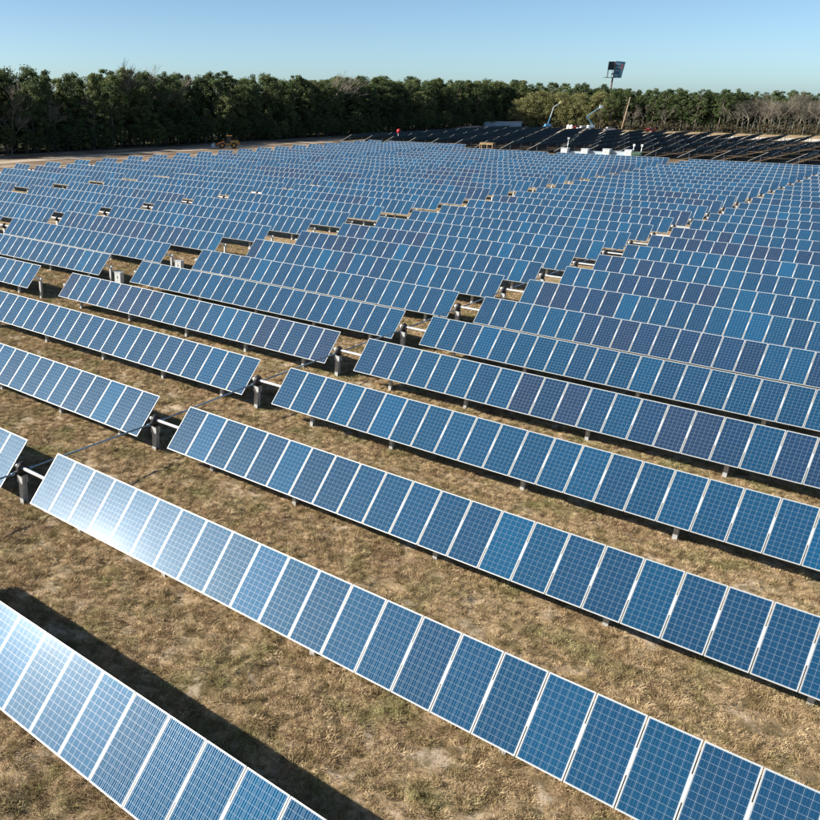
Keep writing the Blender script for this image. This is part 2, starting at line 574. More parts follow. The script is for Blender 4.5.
_b.cyl((-0.17, 0, 0), (-0.13, 0, 0), 0.12, n=12); _b.cyl((-0.2, 0, 0), (-0.17, 0, 0), 0.09, n=12)
ME_COLLAR = _b.mesh('collar', M_CAP)
_b = MB()
_b.cyl((-0.03, 0, 0), (0.03, 0, 0), 0.1, n=12)
ME_ENDCAP = _b.mesh('end_cap', M_CAP)

DZ = [0.0487, -0.0064, -0.0672, 0.0167, 0.0241, -0.0309, -0.0208, 0.0332, 0.0026]
ROW_Y0, ROW_S = 8.9159, 6.6461


def ordinal(n):
    w_ = ['first', 'second', 'third', 'fourth', 'fifth', 'sixth', 'seventh', 'eighth', 'ninth', 'tenth', 'eleventh', 'twelfth',
          'thirteenth', 'fourteenth', 'fifteenth', 'sixteenth', 'seventeenth', 'eighteenth', 'nineteenth', 'twentieth',
          'twenty-first', 'twenty-second', 'twenty-third', 'twenty-fourth', 'twenty-fifth', 'twenty-sixth', 'twenty-seventh', 'twenty-eighth', 'twenty-ninth', 'thirtieth']
    return w_[n - 1]


def tracker(r, drive_x, wings, posts, label, extra=()):
    """one single-axis tracker: torque tube on posts, modules in portrait, drive in the middle gap"""
    rn = random.Random(r * 131 + int(-drive_x * 7))
    y = ROW_Y0 + ROW_S * r
    dz = DZ[r] if r < len(DZ) else rn.uniform(-0.035, 0.035)
    tilt = {0: 0.799, 1: 0.836, 2: 0.803}.get(r, TILT) + (rn.uniform(-0.014, 0.014) if r > 3 else 0)
    tz = TUBE_Z + dz
    rot = Matrix.Rotation(tilt, 3, 'X')
    nrm = rot @ Vector((0, 0, 1))
    # panels that would be drawn
    slots = []
    for x0, x1 in wings:
        n = round((x1 - x0) / PITCH)
        for k in range(n):
            slots.append(x0 + (k + 0.5) * PITCH - drive_x)
    vis = []
    for sx in slots:
        q = project((drive_x + sx, y, tz))
        vis.append(q is not None and -340 < q[0] < 930 and q[1] < 960)
    if not any(vis): return None
    root = thing('solar_tracker', label, 'solar tracker', (drive_x, y, 0), 0, 'tracker rows of blue panels')
    dmin = min([project((drive_x + sx, y, tz))[2] for sx, v in zip(slots, vis) if v] or [999])
    p_dark = {0: 0.0, 1: 0.0, 2: 0.0, 3: 0.05, 4: 0.6, 5: 0.06}.get(r, rn.choice((0.03, 0.06, 0.12, 0.35)))
    tints = tint_run(rn, len(slots), p_dark, r < 3)
    off = nrm * 0.1
    q = [s for s, v in zip(slots, vis) if v]
    if dmin < 112:
        clamps = MB()
        for sx, v, tn in zip(slots, vis, tints):
            if not v: continue
            near = project((drive_x + sx, y, tz))[2] < 36
            o = link('panel', ME_LAM if near else ME_PANEL, root, (sx, off.y, tz + off.z), (tilt + rn.uniform(-0.003, 0.003), rn.uniform(-0.002, 0.002), 0))
            o.color = (*tn, 1)
            if near:
                link('frame', ME_FRAME, o)
        for x0, x1 in wings:
            n = round((x1 - x0) / PITCH)
            for k in range(1, n):
                sx = x0 + k * PITCH - drive_x
                if min(q) - 1 < sx < max(q) + 1:
                    clamps.box(Vector((sx, 0, tz)) + nrm * (0.1 + 0.006), (0.034, 0.57, 0.034), rot)
                    
        c = clamps.build('clamp_rail', M_TUBE, root); c['kind'] = 'stuff'
    else:
        far_array('panel_array', [(sx, off.y, tz + off.z) for sx in q], rot, [t for t, v in zip(tints, vis) if v], root)
    # torque tube
    xa = min(w_[0] for w_ in wings) - drive_x; xb = max(w_[1] for w_ in wings) - drive_x
    xa = max(xa - 0.18, min(q) - 4); xb = min(xb + 0.18, max(q) + 4)
    for ex in extra: xb = max(xb, ex - drive_x + 0.12)
    b = MB(); b.cyl((xa, 0, tz), (xb, 0, tz), 0.065, n=10 if r < 10 else 6)
    b.build('torque_tube', M_TUBE, root)
    if abs(xa - (min(w_[0] for w_ in wings) - drive_x - 0.18)) < 0.01 and r < 20:
        link('end_cap', ME_ENDCAP, root, (xa, 0, tz))
    if abs(xb) > 18 and r < 20:
        link('end_cap', ME_ENDCAP, root, (xb, 0, tz))
    for px in list(posts) + [e - drive_x for e in extra]:
        if xa - 0.3 < px < xb + 0.3 and r < 24:
            link('post', ME_POST, root, (px, 0, dz))
            if r < 12: link('bearing', ME_BEARING, root, (px, 0, tz))
    if xa - 0.5 < 0 < xb + 0.5:
        link('drive_post', ME_DRIVEPOST, root, (0, 0, dz))
        g = link('gearbox', ME_GEAR, root, (0, 0, tz))
        if r < 16: link('collar', ME_COLLAR, root, (0, 0, tz))
    return root


def row_words(r, last):
    if r == 0: return 'in the front row at the bottom left'
    if r == 1: return 'glaring white in the sun, second row from the front'
    if r <= 16: return f'in the {ordinal(r + 1)} row from the front'
    k = last - r + 1
    return f'in the {ordinal(k)} row from the far edge' if k > 1 else 'in the very last row at the far edge'


AX = -23.207
for r in range(0, 28):
    wings = [(-21.786 - 0, -21.786 + 22 * PITCH), (-23.52 - 22 * PITCH, -23.52)]
    tracker(r, AX, wings, (3.2, 7.25, 12.85, 18.1, 22.9, -2.2, -6.3, -11.0, -16.1, -21.0),
            f'blue tracker {row_words(r, 27)}, right-hand block')
for r in range(2, 28):
    wings = [(-71.5, -71.5 + 22 * PITCH), (-73.3 - 22 * PITCH, -73.3)]
    tracker(r, -72.35, wings, (2.2, 6.3, 11.0, 16.1, 21.0, -2.2, -6.3, -11.0, -16.1, -21.0),
            f'blue tracker {row_words(r, 27)}, middle block', extra=(-48.7,))
for r in range(8, 30):
    wings = [(-99.0 - 22 * PITCH, -99.0), (-123.0 - 4 * PITCH, -123.0)]
    tracker(r, -122.1, wings, (-2.2, 2.2, 7, 12, 17, 22),
            f'blue tracker {row_words(r, 29)}, left block by dirt verge')

# drive shafts that couple the rows
for X, r0, r1, lab in ((AX, -1, 27, 'thin blue steel drive shaft running from row to row through the right-hand gaps'),
                       (-72.35, 3, 27, 'thin steel drive shaft running through the gaps of the middle block')):
    root = thing('drive_shaft', lab, 'drive shaft', (X, ROW_Y0 + ROW_S * r0, 0))
    for r in range(max(r0, 0), r1):
        za = TUBE_Z - 0.13 + (DZ[r] if r < 9 else 0); zb = TUBE_Z - 0.13 + (DZ[r + 1] if r + 1 < 9 else 0)
        ya = ROW_S * (r - r0) + 0.31; yb = ROW_S * (r + 1 - r0) - 0.31
        b = MB()
        b.cyl((0, ya, za), (0, yb, zb), 0.035, n=8)
        b.cyl((0, ya, za), (0, ya + 0.16, za), 0.055, n=8); b.cyl((0, yb - 0.16, zb), (0, yb, zb), 0.055, n=8)
        b.build('shaft_segment', M_SHAFT, root)
    if r0 < 0:
        b = MB(); b.cyl((0, ROW_S * 0.3, TUBE_Z - 0.13), (0, ROW_S - 0.31, TUBE_Z - 0.08), 0.035, n=8)
        b.build('shaft_segment', M_SHAFT, root)

# ------------------------------------------------------------------ fixed tables of the dark block (rows run along Y, tilted to -X)
FT = math.radians(30)
M_DARKGLASS = paint('matt dark module face', (0.008, 0.02, 0.04), 0.5, 0, 0.1, 1, 0.2)
M_DARKBACK = paint('dark module back', (0.08, 0.15, 0.19), 0.6, 0, 0.1, 1, 0.2)
M_DARKFRAME = paint('dark anodised frame', (0.12, 0.17, 0.20), 0.5)
NX, NL = 18, 5
for i in range(NX):
    X = -144.2 + 6.98 * i
    for j in range(NL):
        rn = random.Random(i * 17 + j)
        y0 = 217.5 + 22.3 * j
        n = 20
        rotm = Matrix.Rotation(-FT, 3, 'Y')
        q1 = project((X, y0, 2)); q2 = project((X, y0 + 21, 2))
        if q1[0] > 900 and q2[0] > 900: continue
        side = f'the {ordinal(i + 1)} line from the left' if i < 9 else f'the {ordinal(NX - i)} line from the right'
        dep = ('nearest end', 'second', 'middle', 'fourth', 'far end')[j]
        root = thing('fixed_solar_table', f'dark solar table, {dep} of {side} in far block', 'solar table', (X, y0, 0), 0, 'dark solar tables of the far block')
        sl = []; tn = []
        RR = rotm @ Matrix.Rotation(math.pi / 2, 3, 'Z')
        # module long side up the slope; two modules up
        hz = 1.55 + rn.uniform(-0.04, 0.04)
        for k in range(n):
            for u in (-1, 1):
                c = rotm @ Vector((u * (PL / 2 + 0.01), 0, 0)) + Vector((0, (k + 0.5) * PITCH, hz))
                sl.append(c); tn.append((0.016, 0.05, 0.11))
        far_array('panel_array', sl, RR, tn, root, mats=[M_DARKGLASS, M_DARKBACK, M_DARKFRAME])
        # end rails that close the table: the front one full length, the others a short one at the ridge
        for yy, lo in ((-0.03, -PL - 0.03 if j == 0 else PL * 0.8), (n * PITCH + 0.03, PL * 0.8)):
            b = MB()
            a = rotm @ Vector((lo, 0, -0.02)); c = rotm @ Vector((PL + 0.03, 0, -0.02))
            b.beam((a.x, yy, a.z + hz), (c.x, yy, c.z + hz), 0.05, 0.055)
            b.build('end_rail', M_FRAME, root)
        b = MB()
        for u in (-1.1, 1.1):
            c = rotm @ Vector((u, 0, -0.09))
            b.box((c.x, n * PITCH / 2, hz + c.z), (0.07, n * PITCH, 0.1))
        b.build('purlin', M_DARKBACK, root)
        for yy in (1.5, 8, 14.5, 20):
            b = MB()
            c = rotm @ Vector((0.25, 0, -0.16))
            b.box((c.x, yy, (hz + c.z) / 2 - 0.15), (0.12, 0.12, hz + c.z + 0.3))
            b.build('post', M_GALV, root)

# ------------------------------------------------------------------ cabinets in the gaps of the near rows
for x, y, lab in ((-48.15, 42.5, 'light grey electrical cabinet in the nearer gap, behind the fifth row'),
                  (-48.1, 49.1, 'light grey electrical cabinet in the farther gap, behind the sixth row')):
    root = thing('electrical_cabinet', lab, 'electrical cabinet', (x, y, 0), 0.12, 'grey cabinets in the gaps')
    root.scale = (0.72, 0.72, 0.78)
    b = MB(); b.box((0, 0, 0.72), (0.86, 0.55, 1.0)); b.box((0, -0.02, 1.245), (0.92, 0.64, 0.05)); b.build('housing', M_CABINET, root)
    for s in (-1, 1):
        b = MB(); b.box((s * 0.215, -0.285, 0.73), (0.405, 0.02, 0.92)); d = b.build('door', M_CABINET, root)
        b = MB(); b.box((s * 0.215, -0.298, 1.02), (0.22, 0.008, 0.14)); b.build('vent', M_CABDARK, d)
        b = MB(); b.box((s * 0.045, -0.305, 0.75), (0.025, 0.03, 0.14)); b.build('handle', M_BLACK, d)
        b = MB(); b.box((s * 0.33, 0, 0.11), (0.1, 0.45, 0.24)); b.build('leg', M_GALV, root)
    b = MB(); b.cyl((-0.6, -0.1, 0), (-0.6, -0.1, 1.25), 0.05, n=8); b.cyl((-0.6, -0.1, 1.25), (-0.6, -0.1, 1.4), 0.11, n=10, m=1); b.build('conduit_post', [M_GALV, M_CAP], root)

# ------------------------------------------------------------------ inverter station behind the last rows
def station_cabinet(x, y, lab, h):
    root = thing('inverter_cabinet', lab, 'inverter cabinet', (x, y, 0), 0, 'tall white cabinets of the inverter station')
    b = MB(); b.box((0, 0, (h + 0.05) / 2), (1.5, 1.4, h - 0.25)); b.box((0, 0, h - 0.05), (1.66, 1.56, 0.1)); b.box((0, 0, 0.075), (1.6, 1.5, 0.15)); b.build('housing', M_WHITE, root)
    for s in (-1, 1):
        b = MB(); b.box((s * 0.36, -0.715, (h + 0.05) / 2), (0.66, 0.03, h - 0.5)); d = b.build('door', M_WHITE, root)
        b = MB(); b.box((s * 0.36, -0.736, h - 0.7), (0.45, 0.012, 0.3)); b.build('vent', M_CABDARK, d)


SY = 206.5
def on_row(px, py, Y):
    d = F_ + R_ * ((px - 205) / 835.78) - U_ * ((py - 410) / 835.78)
    s = Y / d.y
    return d.x * s, CAM_Z + d.z * s

for px, pt, nm in ((565.5, 147.8, 'leftmost'), (585.8, 148.5, 'second from the left'), (607.5, 148.7, 'third from the left'), (629.5, 149.6, 'rightmost, beside the green transformer')):
    x, z = on_row(px, pt, SY)
    station_cabinet(x, SY, f'tall white inverter cabinet behind the field, {nm} of four', z)
for pa, pb, nm in ((570, 582.5, 'left'), (590.5, 603.5, 'middle'), (612, 626.5, 'right')):
    xa, _ = on_row(pa, 152, SY + 1.2); xb, _ = on_row(pb, 152, SY + 1.2)
    root = thing('equipment_container', f'low pale blue-white container between the white cabinets, {nm} of three', 'container', ((xa + xb) / 2, SY + 1.2, 0), 0, 'low containers of the inverter station')
    L = xb - xa
    zt_ = on_row((pa + pb) / 2, 151.4, SY + 1.2)[1]
    b = MB(); b.box((0, 0, (zt_ - 0.14) / 2 + 0.05), (L, 1.6, zt_ - 0.24)); b.build('body', M_WHITE, root)
    b = MB(); b.box((0, 0, zt_ - 0.07), (L + 0.1, 1.7, 0.14)); b.build('roof', M_PALEBLUE, root)
    for k in range(3):
        b = MB(); b.box((-L / 2 + L * (k + 0.5) / 3, -0.815, zt_ / 2), (L / 3 - 0.15, 0.03, zt_ - 0.5)); b.build('side_panel', M_PALEBLUE, root)
x, _ = on_row(637, 153, SY)
root = thing('transformer', 'dull green pad transformer right of the white cabinets', 'transformer', (x, SY, 0))
b = MB(); b.box((0, 0, 1.0), (1.9, 1.5, 1.7)); b.box((0, -0.05, 1.9), (2.0, 1.7, 0.1)); b.build('tank', M_GREEN, root)
for k in range(5):
    b = MB(); b.box((-0.7 + k * 0.35, -0.83, 0.95), (0.06, 0.16, 1.3)); b.build('cooling_fin', M_GREEN, root)
b = MB(); b.box((0, 0, 0.075), (2.2, 1.9, 0.15)); b.build('plinth', M_CABINET, root)
for px, nm in ((633.5, 'left'), (641.5, 'right')):
    x, _ = on_row(px, 150, SY + 3)
    root = thing('utility_post', f'slim pale metal post behind the green transformer, {nm} of the pair', 'post', (x, SY + 3, 0), 0, 'pale posts by the transformer')
    b = MB(); b.cyl((0, 0, 0), (0, 0, 3.4), 0.08, n=8); b.build('shaft', M_GALV, root)
    b = MB(); b.box((0, -0.1, 3.2), (0.45, 0.12, 0.5)); b.build('meter_box', M_CABINET, root)
x, _ = on_row(567.5, 147, SY + 2)
root = thing('weather_mast', 'small pale mast standing at the leftmost white inverter cabinet', 'mast', (x, SY + 2, 0))
b = MB(); b.cyl((0, 0, 0), (0, 0, 4.2), 0.06, n=8); b.build('shaft', M_GALV, root)
b = MB(); b.box((0, 0, 4.2), (0.5, 0.3, 0.25)); b.build('sensor', M_CABINET, root)

# timber frame stack beside the road
x, _ = on_row(487, 146, 212)
root = thing('pallet_stack', 'raw timber crate frame standing open before the dark solar tables', 'crate', (x, 212, 0), 0.05)
for sx in (-1.6, 0.25, 1.6):
    for sy in (-0.6, 0.6):
        b = MB(); b.box((sx, sy, 1.05), (0.16, 0.16, 2.1)); b.build('upright', M_WOOD, root)
for k in range(5):
    b = MB(); b.box((0, -0.6 + 0.3 * k, 2.17), (3.5, 0.24, 0.1)); b.build('plank', M_WOOD, root)
for zz in (0.35, 1.9):
    b = MB(); b.box((0, -0.7, zz), (3.45, 0.05, 0.22)); b.build('side_board', M_WOOD, root)

# ------------------------------------------------------------------ wheel loader on the verge
def wheel(parent, x, y, r, wdt):
    b = MB(); b.cyl((x, y - wdt / 2, r), (x, y + wdt / 2, r), r, n=20)
    t = b.build('wheel', M_RUBBER, parent)
    b = MB(); b.cyl((x, y - wdt / 2 - 0.03, r), (x, y + wdt / 2 + 0.03, r), r * 0.52, n=14); b.build('rim', M_YELLOW, t)


root = thing('wheel_loader', 'yellow wheel loader with pale bucket on the dirt by the dark trees', 'wheel loader', (-152.5, 174.2, 0), math.radians(42.6))
# local: faces -x (towards the left of the photograph)
for sx in (-1.5, 1.6):
    for sy in (-0.95, 0.95): wheel(root, sx, sy, 0.78, 0.55)
b = MB(); b.box((1.75, 0, 1.55), (2.3, 1.5, 1.0), None, 0, 0.93); b.box((0.2, 0, 0.95), (1.6, 0.9, 0.5)); b.box((2.95, 0, 1.25), (0.25, 1.7, 0.7)); b.box((-1.5, 0, 1.1), (1.5, 1.0, 0.6)); b.build('body', M_YELLOW, root)
b = MB()
for sx in (-0.25, 0.95):
    for sy in (-0.62, 0.62): b.box((sx, sy, 2.35), (0.1, 0.1, 1.5))
b.box((0.35, 0, 1.6), (1.35, 1.34, 0.3)); cab = b.build('cab', M_BLACK, root)
b = MB(); b.box((0.35, 0, 2.4), (1.12, 1.16, 1.3)); b.build('window', M_WINDOW, cab)
b = MB(); b.box((0.35, 0, 3.16), (1.5, 1.45, 0.14)); b.build('roof', M_YELLOW, cab)
b = MB(); b.cyl((2.2, 0.3, 2.0), (2.2, 0.3, 2.75), 0.07, n=8); b.build('exhaust', M_BLACK, root)
for sy in (-0.45, 0.45):
    b = MB(); b.beam((-0.9, sy, 1.75), (-2.6, sy, 1.1), 0.16, 0.34); b.beam((-2.6, sy, 1.1), (-3.3, sy, 0.75), 0.16, 0.3); b.build('lift_arm', M_ORANGE, root)
b = MB()
b.box((-3.45, 0, 0.85), (0.1, 2.6, 1.15), Matrix.Rotation(-0.25, 3, 'Y')); b.box((-3.95, 0, 0.3), (1.0, 2.6, 0.1), Matrix.Rotation(-0.1, 3, 'Y'))
for sy in (-1.3, 1.3): b.box((-3.85, sy, 0.75), (0.9, 0.08, 0.85), Matrix.Rotation(-0.2, 3, 'Y'))
b.build('bucket', M_STEELBLUE, root)

# ------------------------------------------------------------------ boom lifts at the back
def boom_lift(lab, loc, rz, pts, tip, boxcol, bcol):
    root = thing('boom_lift', lab, 'boom lift', loc, rz, 'blue boom lifts by the back trees')
    for sx in (-1.1, 1.1):
        for sy in (-0.85, 0.85):
            b = MB(); b.cyl((sx, sy - 0.18, 0.45), (sx, sy + 0.18, 0.45), 0.45, n=14); b.build('wheel', M_RUBBER, root)
    b = MB(); b.box((0, 0, 0.75), (3.0, 1.5, 0.45)); b.build('chassis', M_LIFTBLUE, root)
    b = MB(); b.box((0.3, 0, 1.45), (2.6, 1.7, 0.9), None, 0, 0.9); b.build('turntable', boxcol, root)
    for k in range(len(pts) - 1):
        wd = 0.34 - 0.05 * k
        b = MB(); b.beam(pts[k], pts[k + 1], wd, wd); b.build('boom', M_LIFTBLUE if k == 0 else bcol, root)
    e = Vector(pts[-1])
    b = MB()
    b.box((e.x + 0.7, e.y, e.z - 0.1), (1.2, 0.9, 0.1))
    for zz in (0.45, 1.0):
        for sy in (-0.45, 0.45): b.box((e.x + 0.7, e.y + sy, e.z + zz), (1.2, 0.06, 0.06))
        for sx in (0.1, 1.3): b.box((e.x + sx, e.y, e.z + zz), (0.06, 0.9, 0.06))
    for sx in (0.1, 1.3):
        for sy in (-0.45, 0.45): b.box((e.x + sx, e.y + sy, e.z + 0.45), (0.06, 0.06, 1.1))
    b.box((e.x + 0.7, e.y + 0.3, e.z + 0.45), (0.9, 0.25, 0.9)); b.build('basket', tip, root)


BY = 372.0
yawc = math.atan2(R_.y, R_.x)
def back(px, py=126, Y=BY):
    x, z = on_row(px, py, Y); return x, Y
M_TIPY = paint('pale yellow basket', (0.6, 0.58, 0.25), 0.5)
x, y = back(547, 126)
boom_lift('blue boom lift with bent white boom and pale yellow basket, left one', (x, y, 0), yawc, [(0.2, 0, 1.8), (0.9, 0, 4.6), (1.7, 0, 8.6), (3.9, 0, 10.2)], M_TIPY, M_LIFTBLUE, M_LIFTWHITE)
x, y = back(590, 126)
boom_lift('blue boom lift with zigzag boom folded back over itself, right one', (x, y, 0), yawc, [(1.2, 0, 1.8), (-1.9, 0, 5.3), (2.6, 0, 8.6)], M_LIFTWHITE, M_LIFTWHITE, M_LIFTPALE)


def car(name, lab, cat, px, col, Y, pickup=False, van=False):
    x, _ = on_row(px, 127, Y)
    root = thing(name, lab, cat, (x, Y, 0), yawc)
    L, Wd, H = (5.3, 1.9, 1.85) if pickup else (4.1, 1.7, 1.35)
    b = MB(); b.box((0, 0, 0.72), (L, Wd, 0.62), None, 0, 0.97)
    b.build('body', col, root)
    cx = -0.3 if pickup else 0.1; cl = 2.1 if pickup else 2.5
    b = MB(); b.box((cx, 0, 1.32), (cl, Wd * 0.9, H - 1.02), None, 0, 0.78); c = b.build('cabin', col, root)
    for sy in (-1, 1):
        b = MB(); b.box((cx, sy * Wd * 0.43, 1.33), (cl * 0.78, 0.03, 0.34), Matrix.Rotation(sy * 0.2, 3, 'X')); b.build('window', M_WINDOW, c)
    for sx in (-L * 0.31, L * 0.31):
        for sy in (-Wd / 2 + 0.1, Wd / 2 - 0.1):
            b = MB(); b.cyl((sx, sy - 0.12, 0.34), (sx, sy + 0.12, 0.34), 0.34, n=14); b.build('wheel', M_RUBBER, root)


car('parked_pickup', 'white pickup truck beside the right-hand boom lift', 'pickup', 583.5, M_WHITE, 368, True)
car('parked_car', 'white car parked before the back trees under the billboard', 'car', 609.5, M_WHITE, 368)
car('parked_car', 'red car parked at the far right of the back trees', 'car', 651, M_REDCAR, 372)
car('parked_car', 'dark red car between the pale barrels and the white pickup', 'car', 577.5, M_REDCAR, 373)
for px, nm in ((568.3, 'left'), (571.5, 'right')):
    x, _ = on_row(px, 126, 366)
    root = thing('water_drum', f'pale cream drum standing before the back trees, {nm} of the pair', 'drum', (x, 366, 0), 0, 'pale drums at the back')
    b = MB(); b.cyl((0, 0, 0.1), (0, 0, 1.9), 0.55, n=14); b.build('tank', M_CAP, root)
    b = MB(); b.cyl((0, 0, 1.9), (0, 0, 2.1), 0.55, 0.25, n=14); b.build('lid', M_CAP, root)
    b = MB(); b.box((0, 0, 0.05), (1.2, 1.2, 0.1)); b.build('pallet', M_WOOD, root)

# red marker at the left back corner
x, z = on_row(398.6, 131, 227)
root = thing('marker_sign', 'round bright red marker against the dark wood', 'marker', (x, 227, 0), yawc)
b = MB(); b.cyl((0, 0.1, 0), (0, 0.1, z), 0.05, n=8); b.build('post', M_GALV, root)
b = MB()
for k in range(6):
    a0 = -math.pi / 2 + math.pi * k / 6; a1 = -math.pi / 2 + math.pi * (k + 1) / 6
    b.cyl((0, 0, z + 0.62 * math.sin(a0)), (0, 0, z + 0.62 * math.sin(a1)), max(0.02, 0.56 * math.cos(a0)), max(0.02, 0.56 * math.cos(a1)), n=14, caps=False)
b.build('ball', M_RED, root)

# pale shed and sand bank in front of the wood
x, _ = on_row(503, 126, 372)
root = thing('storage_shed', 'long low pale blue shed at the foot of the wood', 'shed', (x - 2, 374, 0), yawc)
b = MB(); b.box((0, 0, 1.1), (17, 4, 2.2)); b.build('wall', M_PALEBLUE, root)
b = MB(); b.box((0, 0, 2.3), (17.6, 4.6, 0.18)); b.build('roof', M_WHITE, root)
for k in range(4):
    b = MB(); b.box((-6 + 4 * k, -2.02, 0.95), (2.4, 0.05, 1.9)); b.build('door', M_STEELBLUE, root)
me = bpy.data.meshes.new('sand_bank')
vs = []; fs = []
x0, _ = on_row(474, 128, 345)
for j in range(7):
    for i in range(25):
        u = i / 24 * 2 - 1; v = j / 6 * 2 - 1
        h = max(0, (1 - u * u)) ** 0.6 * max(0, 1 - v * v) * (1.3 + 0.35 * noise.noise(Vector((u * 4, v * 2, 3))))
        p = Vector((u * 9.5, v * 2.6, h - 0.05))
        vs.append((x0 + p.x * math.cos(yawc) - p.y * math.sin(yawc), 345 + p.x * math.sin(yawc) + p.y * math.cos(yawc), p.z))
for j in range(6):
    for i in range(24):
        a = j * 25 + i; fs.append((a, a + 1, a + 26, a + 25))
me.from_pydata(vs, [], fs); me.materials.append(dirt_material('pinkish sand', (0.35, 0.22, 0.16), (0.6, 0.42, 0.33), (0.48, 0.31, 0.23)))
tag(link('sand_bank', me), kind='structure')

# leaning wooden pole
x, _ = on_row(621.3, 130, 372)
root = thing('wooden_pole', 'tall pale wooden pole leaning right before the back trees', 'pole', (x, 372, 0))
top = Vector(((R_.x) * 1.3, (R_.y) * 1.3, 12.8))
b = MB(); b.cyl((0, 0, 0), top, 0.24, 0.13, n=10); b.build('shaft', M_POLE, root)
m_ = top * 0.8
b = MB(); b.beam(m_ - R_ * 0.7, m_ + R_ * 0.7, 0.12, 0.12); b.build('crossarm', M_POLE, root)

# billboard on its tall column
bd = 590.0
dd = F_ + R_ * ((609 - 205) / 835.78) - U_ * ((100 - 410) / 835.78)
s = bd
bx, by = dd.x * s, dd.y * s
def bz(py):
    d = F_ + R_ * ((609 - 205) / 835.78) - U_ * ((py - 410) / 835.78)
    return CAM_Z + d.z * s
root = thing('billboard', 'tall two-faced blue billboard on a brown column above the trees', 'billboard', (bx, by, 0), yawc)
zb, zt = bz(77.5), bz(62)
pxm = 835.78 / bd
b = MB(); b.cyl((0, 0, 0), (0, 0, zb), 0.6, 0.5, n=12); b.build('column', M_RUST, root)
b = MB(); b.box((-0.3, 0, zb - 0.1), (11.5, 3.2, 0.35)); b.build('catwalk', M_SIGNDARK, root)
b = MB(); b.box((0.4, 0.4, (zb + zt) / 2), (0.5, 0.5, zt - zb)); b.box((3.5, 1.2, (zb + zt) / 2), (0.3, 0.3, zt - zb - 0.6)); b.box((-3.4, 0.6, (zb + zt) / 2), (0.25, 0.25, zt - zb)); b.build('frame', M_RUST, root)
# right face, nearer, narrowing towards its foot
b = MB()
f = [(0.0, -0.6, zb - 0.2), (5.2, -1.6, zb - 0.1), (6.4, -1.8, zt - 0.3), (0.3, -0.6, zt + 0.35)]
k_ = [(p[0], p[1] + 0.35, p[2]) for p in f]
b.face(f); b.face(k_[::-1])
for i in range(4):
    j = (i + 1) % 4
    b.face((f[j], f[i], k_[i], k_[j]))
sg = b.build('sign_face', M_SIGNBLUE, root)
def strip(u0, u1, v0, v1, mat, nm):
    def at(u, v):
        a = Vector(f[0]).lerp(Vector(f[1]), u); c = Vector(f[3]).lerp(Vector(f[2]), u)
        return a.lerp(c, v) + Vector((0, -0.03, 0))
    q = MB(); q.face((at(u0, v0), at(u1, v0), at(u1, v1), at(u0, v1))); q.build(nm, mat, sg)
for v in (0.14, 0.40, 0.58, 0.80): strip(0.06, 0.6, v, v + 0.08, M_SIGNPALE, 'print_band')
strip(0.64, 0.86, 0.5, 0.85, M_SIGNRED, 'print_patch')
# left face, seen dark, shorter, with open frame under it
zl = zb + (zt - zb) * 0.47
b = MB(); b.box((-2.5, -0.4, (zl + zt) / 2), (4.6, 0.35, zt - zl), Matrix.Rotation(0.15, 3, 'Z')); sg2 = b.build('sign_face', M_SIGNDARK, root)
b = MB(); b.box((-1.3, -0.62, zt - (zt - zl) * 0.28), (1.9, 0.05, 0.4), Matrix.Rotation(0.15, 3, 'Z')); b.build('print_band', M_SIGNRED, sg2)
b = MB()
b.beam((-4.4, -0.4, zb), (-4.4, -0.4, zl), 0.25, 0.25); b.beam((-1.2, -0.3, zb), (-1.2, -0.3, zl), 0.2, 0.2); b.beam((-1.6, -0.5, zb + 2.0), (0, -0.5, zb + 2.6), 0.5, 0.8)
b.build('brace', M_RUST, root)

# ------------------------------------------------------------------ trees
def clump_leaves(b, c, r, n, size, rn, flat=0.75):
    for _ in range(n):
        d = Vector((rn.gauss(0, 1), rn.gauss(0, 1), rn.gauss(0, 1))).normalized() * (rn.random() ** 0.4)
        p = Vector(c) + Vector((d.x * r, d.y * r, d.z * r * flat))
        nrm = (d + Vector((rn.gauss(0, .6), rn.gauss(0, .6), rn.gauss(0.3, .6)))).normalized()
        a = nrm.orthogonal().normalized()
        a = (Matrix.Rotation(rn.uniform(0, 6.28), 3, nrm) @ a)
        c2 = nrm.cross(a)
        s1 = size * rn.uniform(0.6, 1.3); s2 = s1 * rn.uniform(0.35, 0.7)
        b.face((p - a * s1, p - c2 * s2 + nrm * s1 * 0.12, p + a * s1, p + c2 * s2 + nrm * s1 * 0.12))


def limb(b, p, q, r0, r1, n=5):
    b.cyl(p, q, r0, r1, n=n, caps=False)


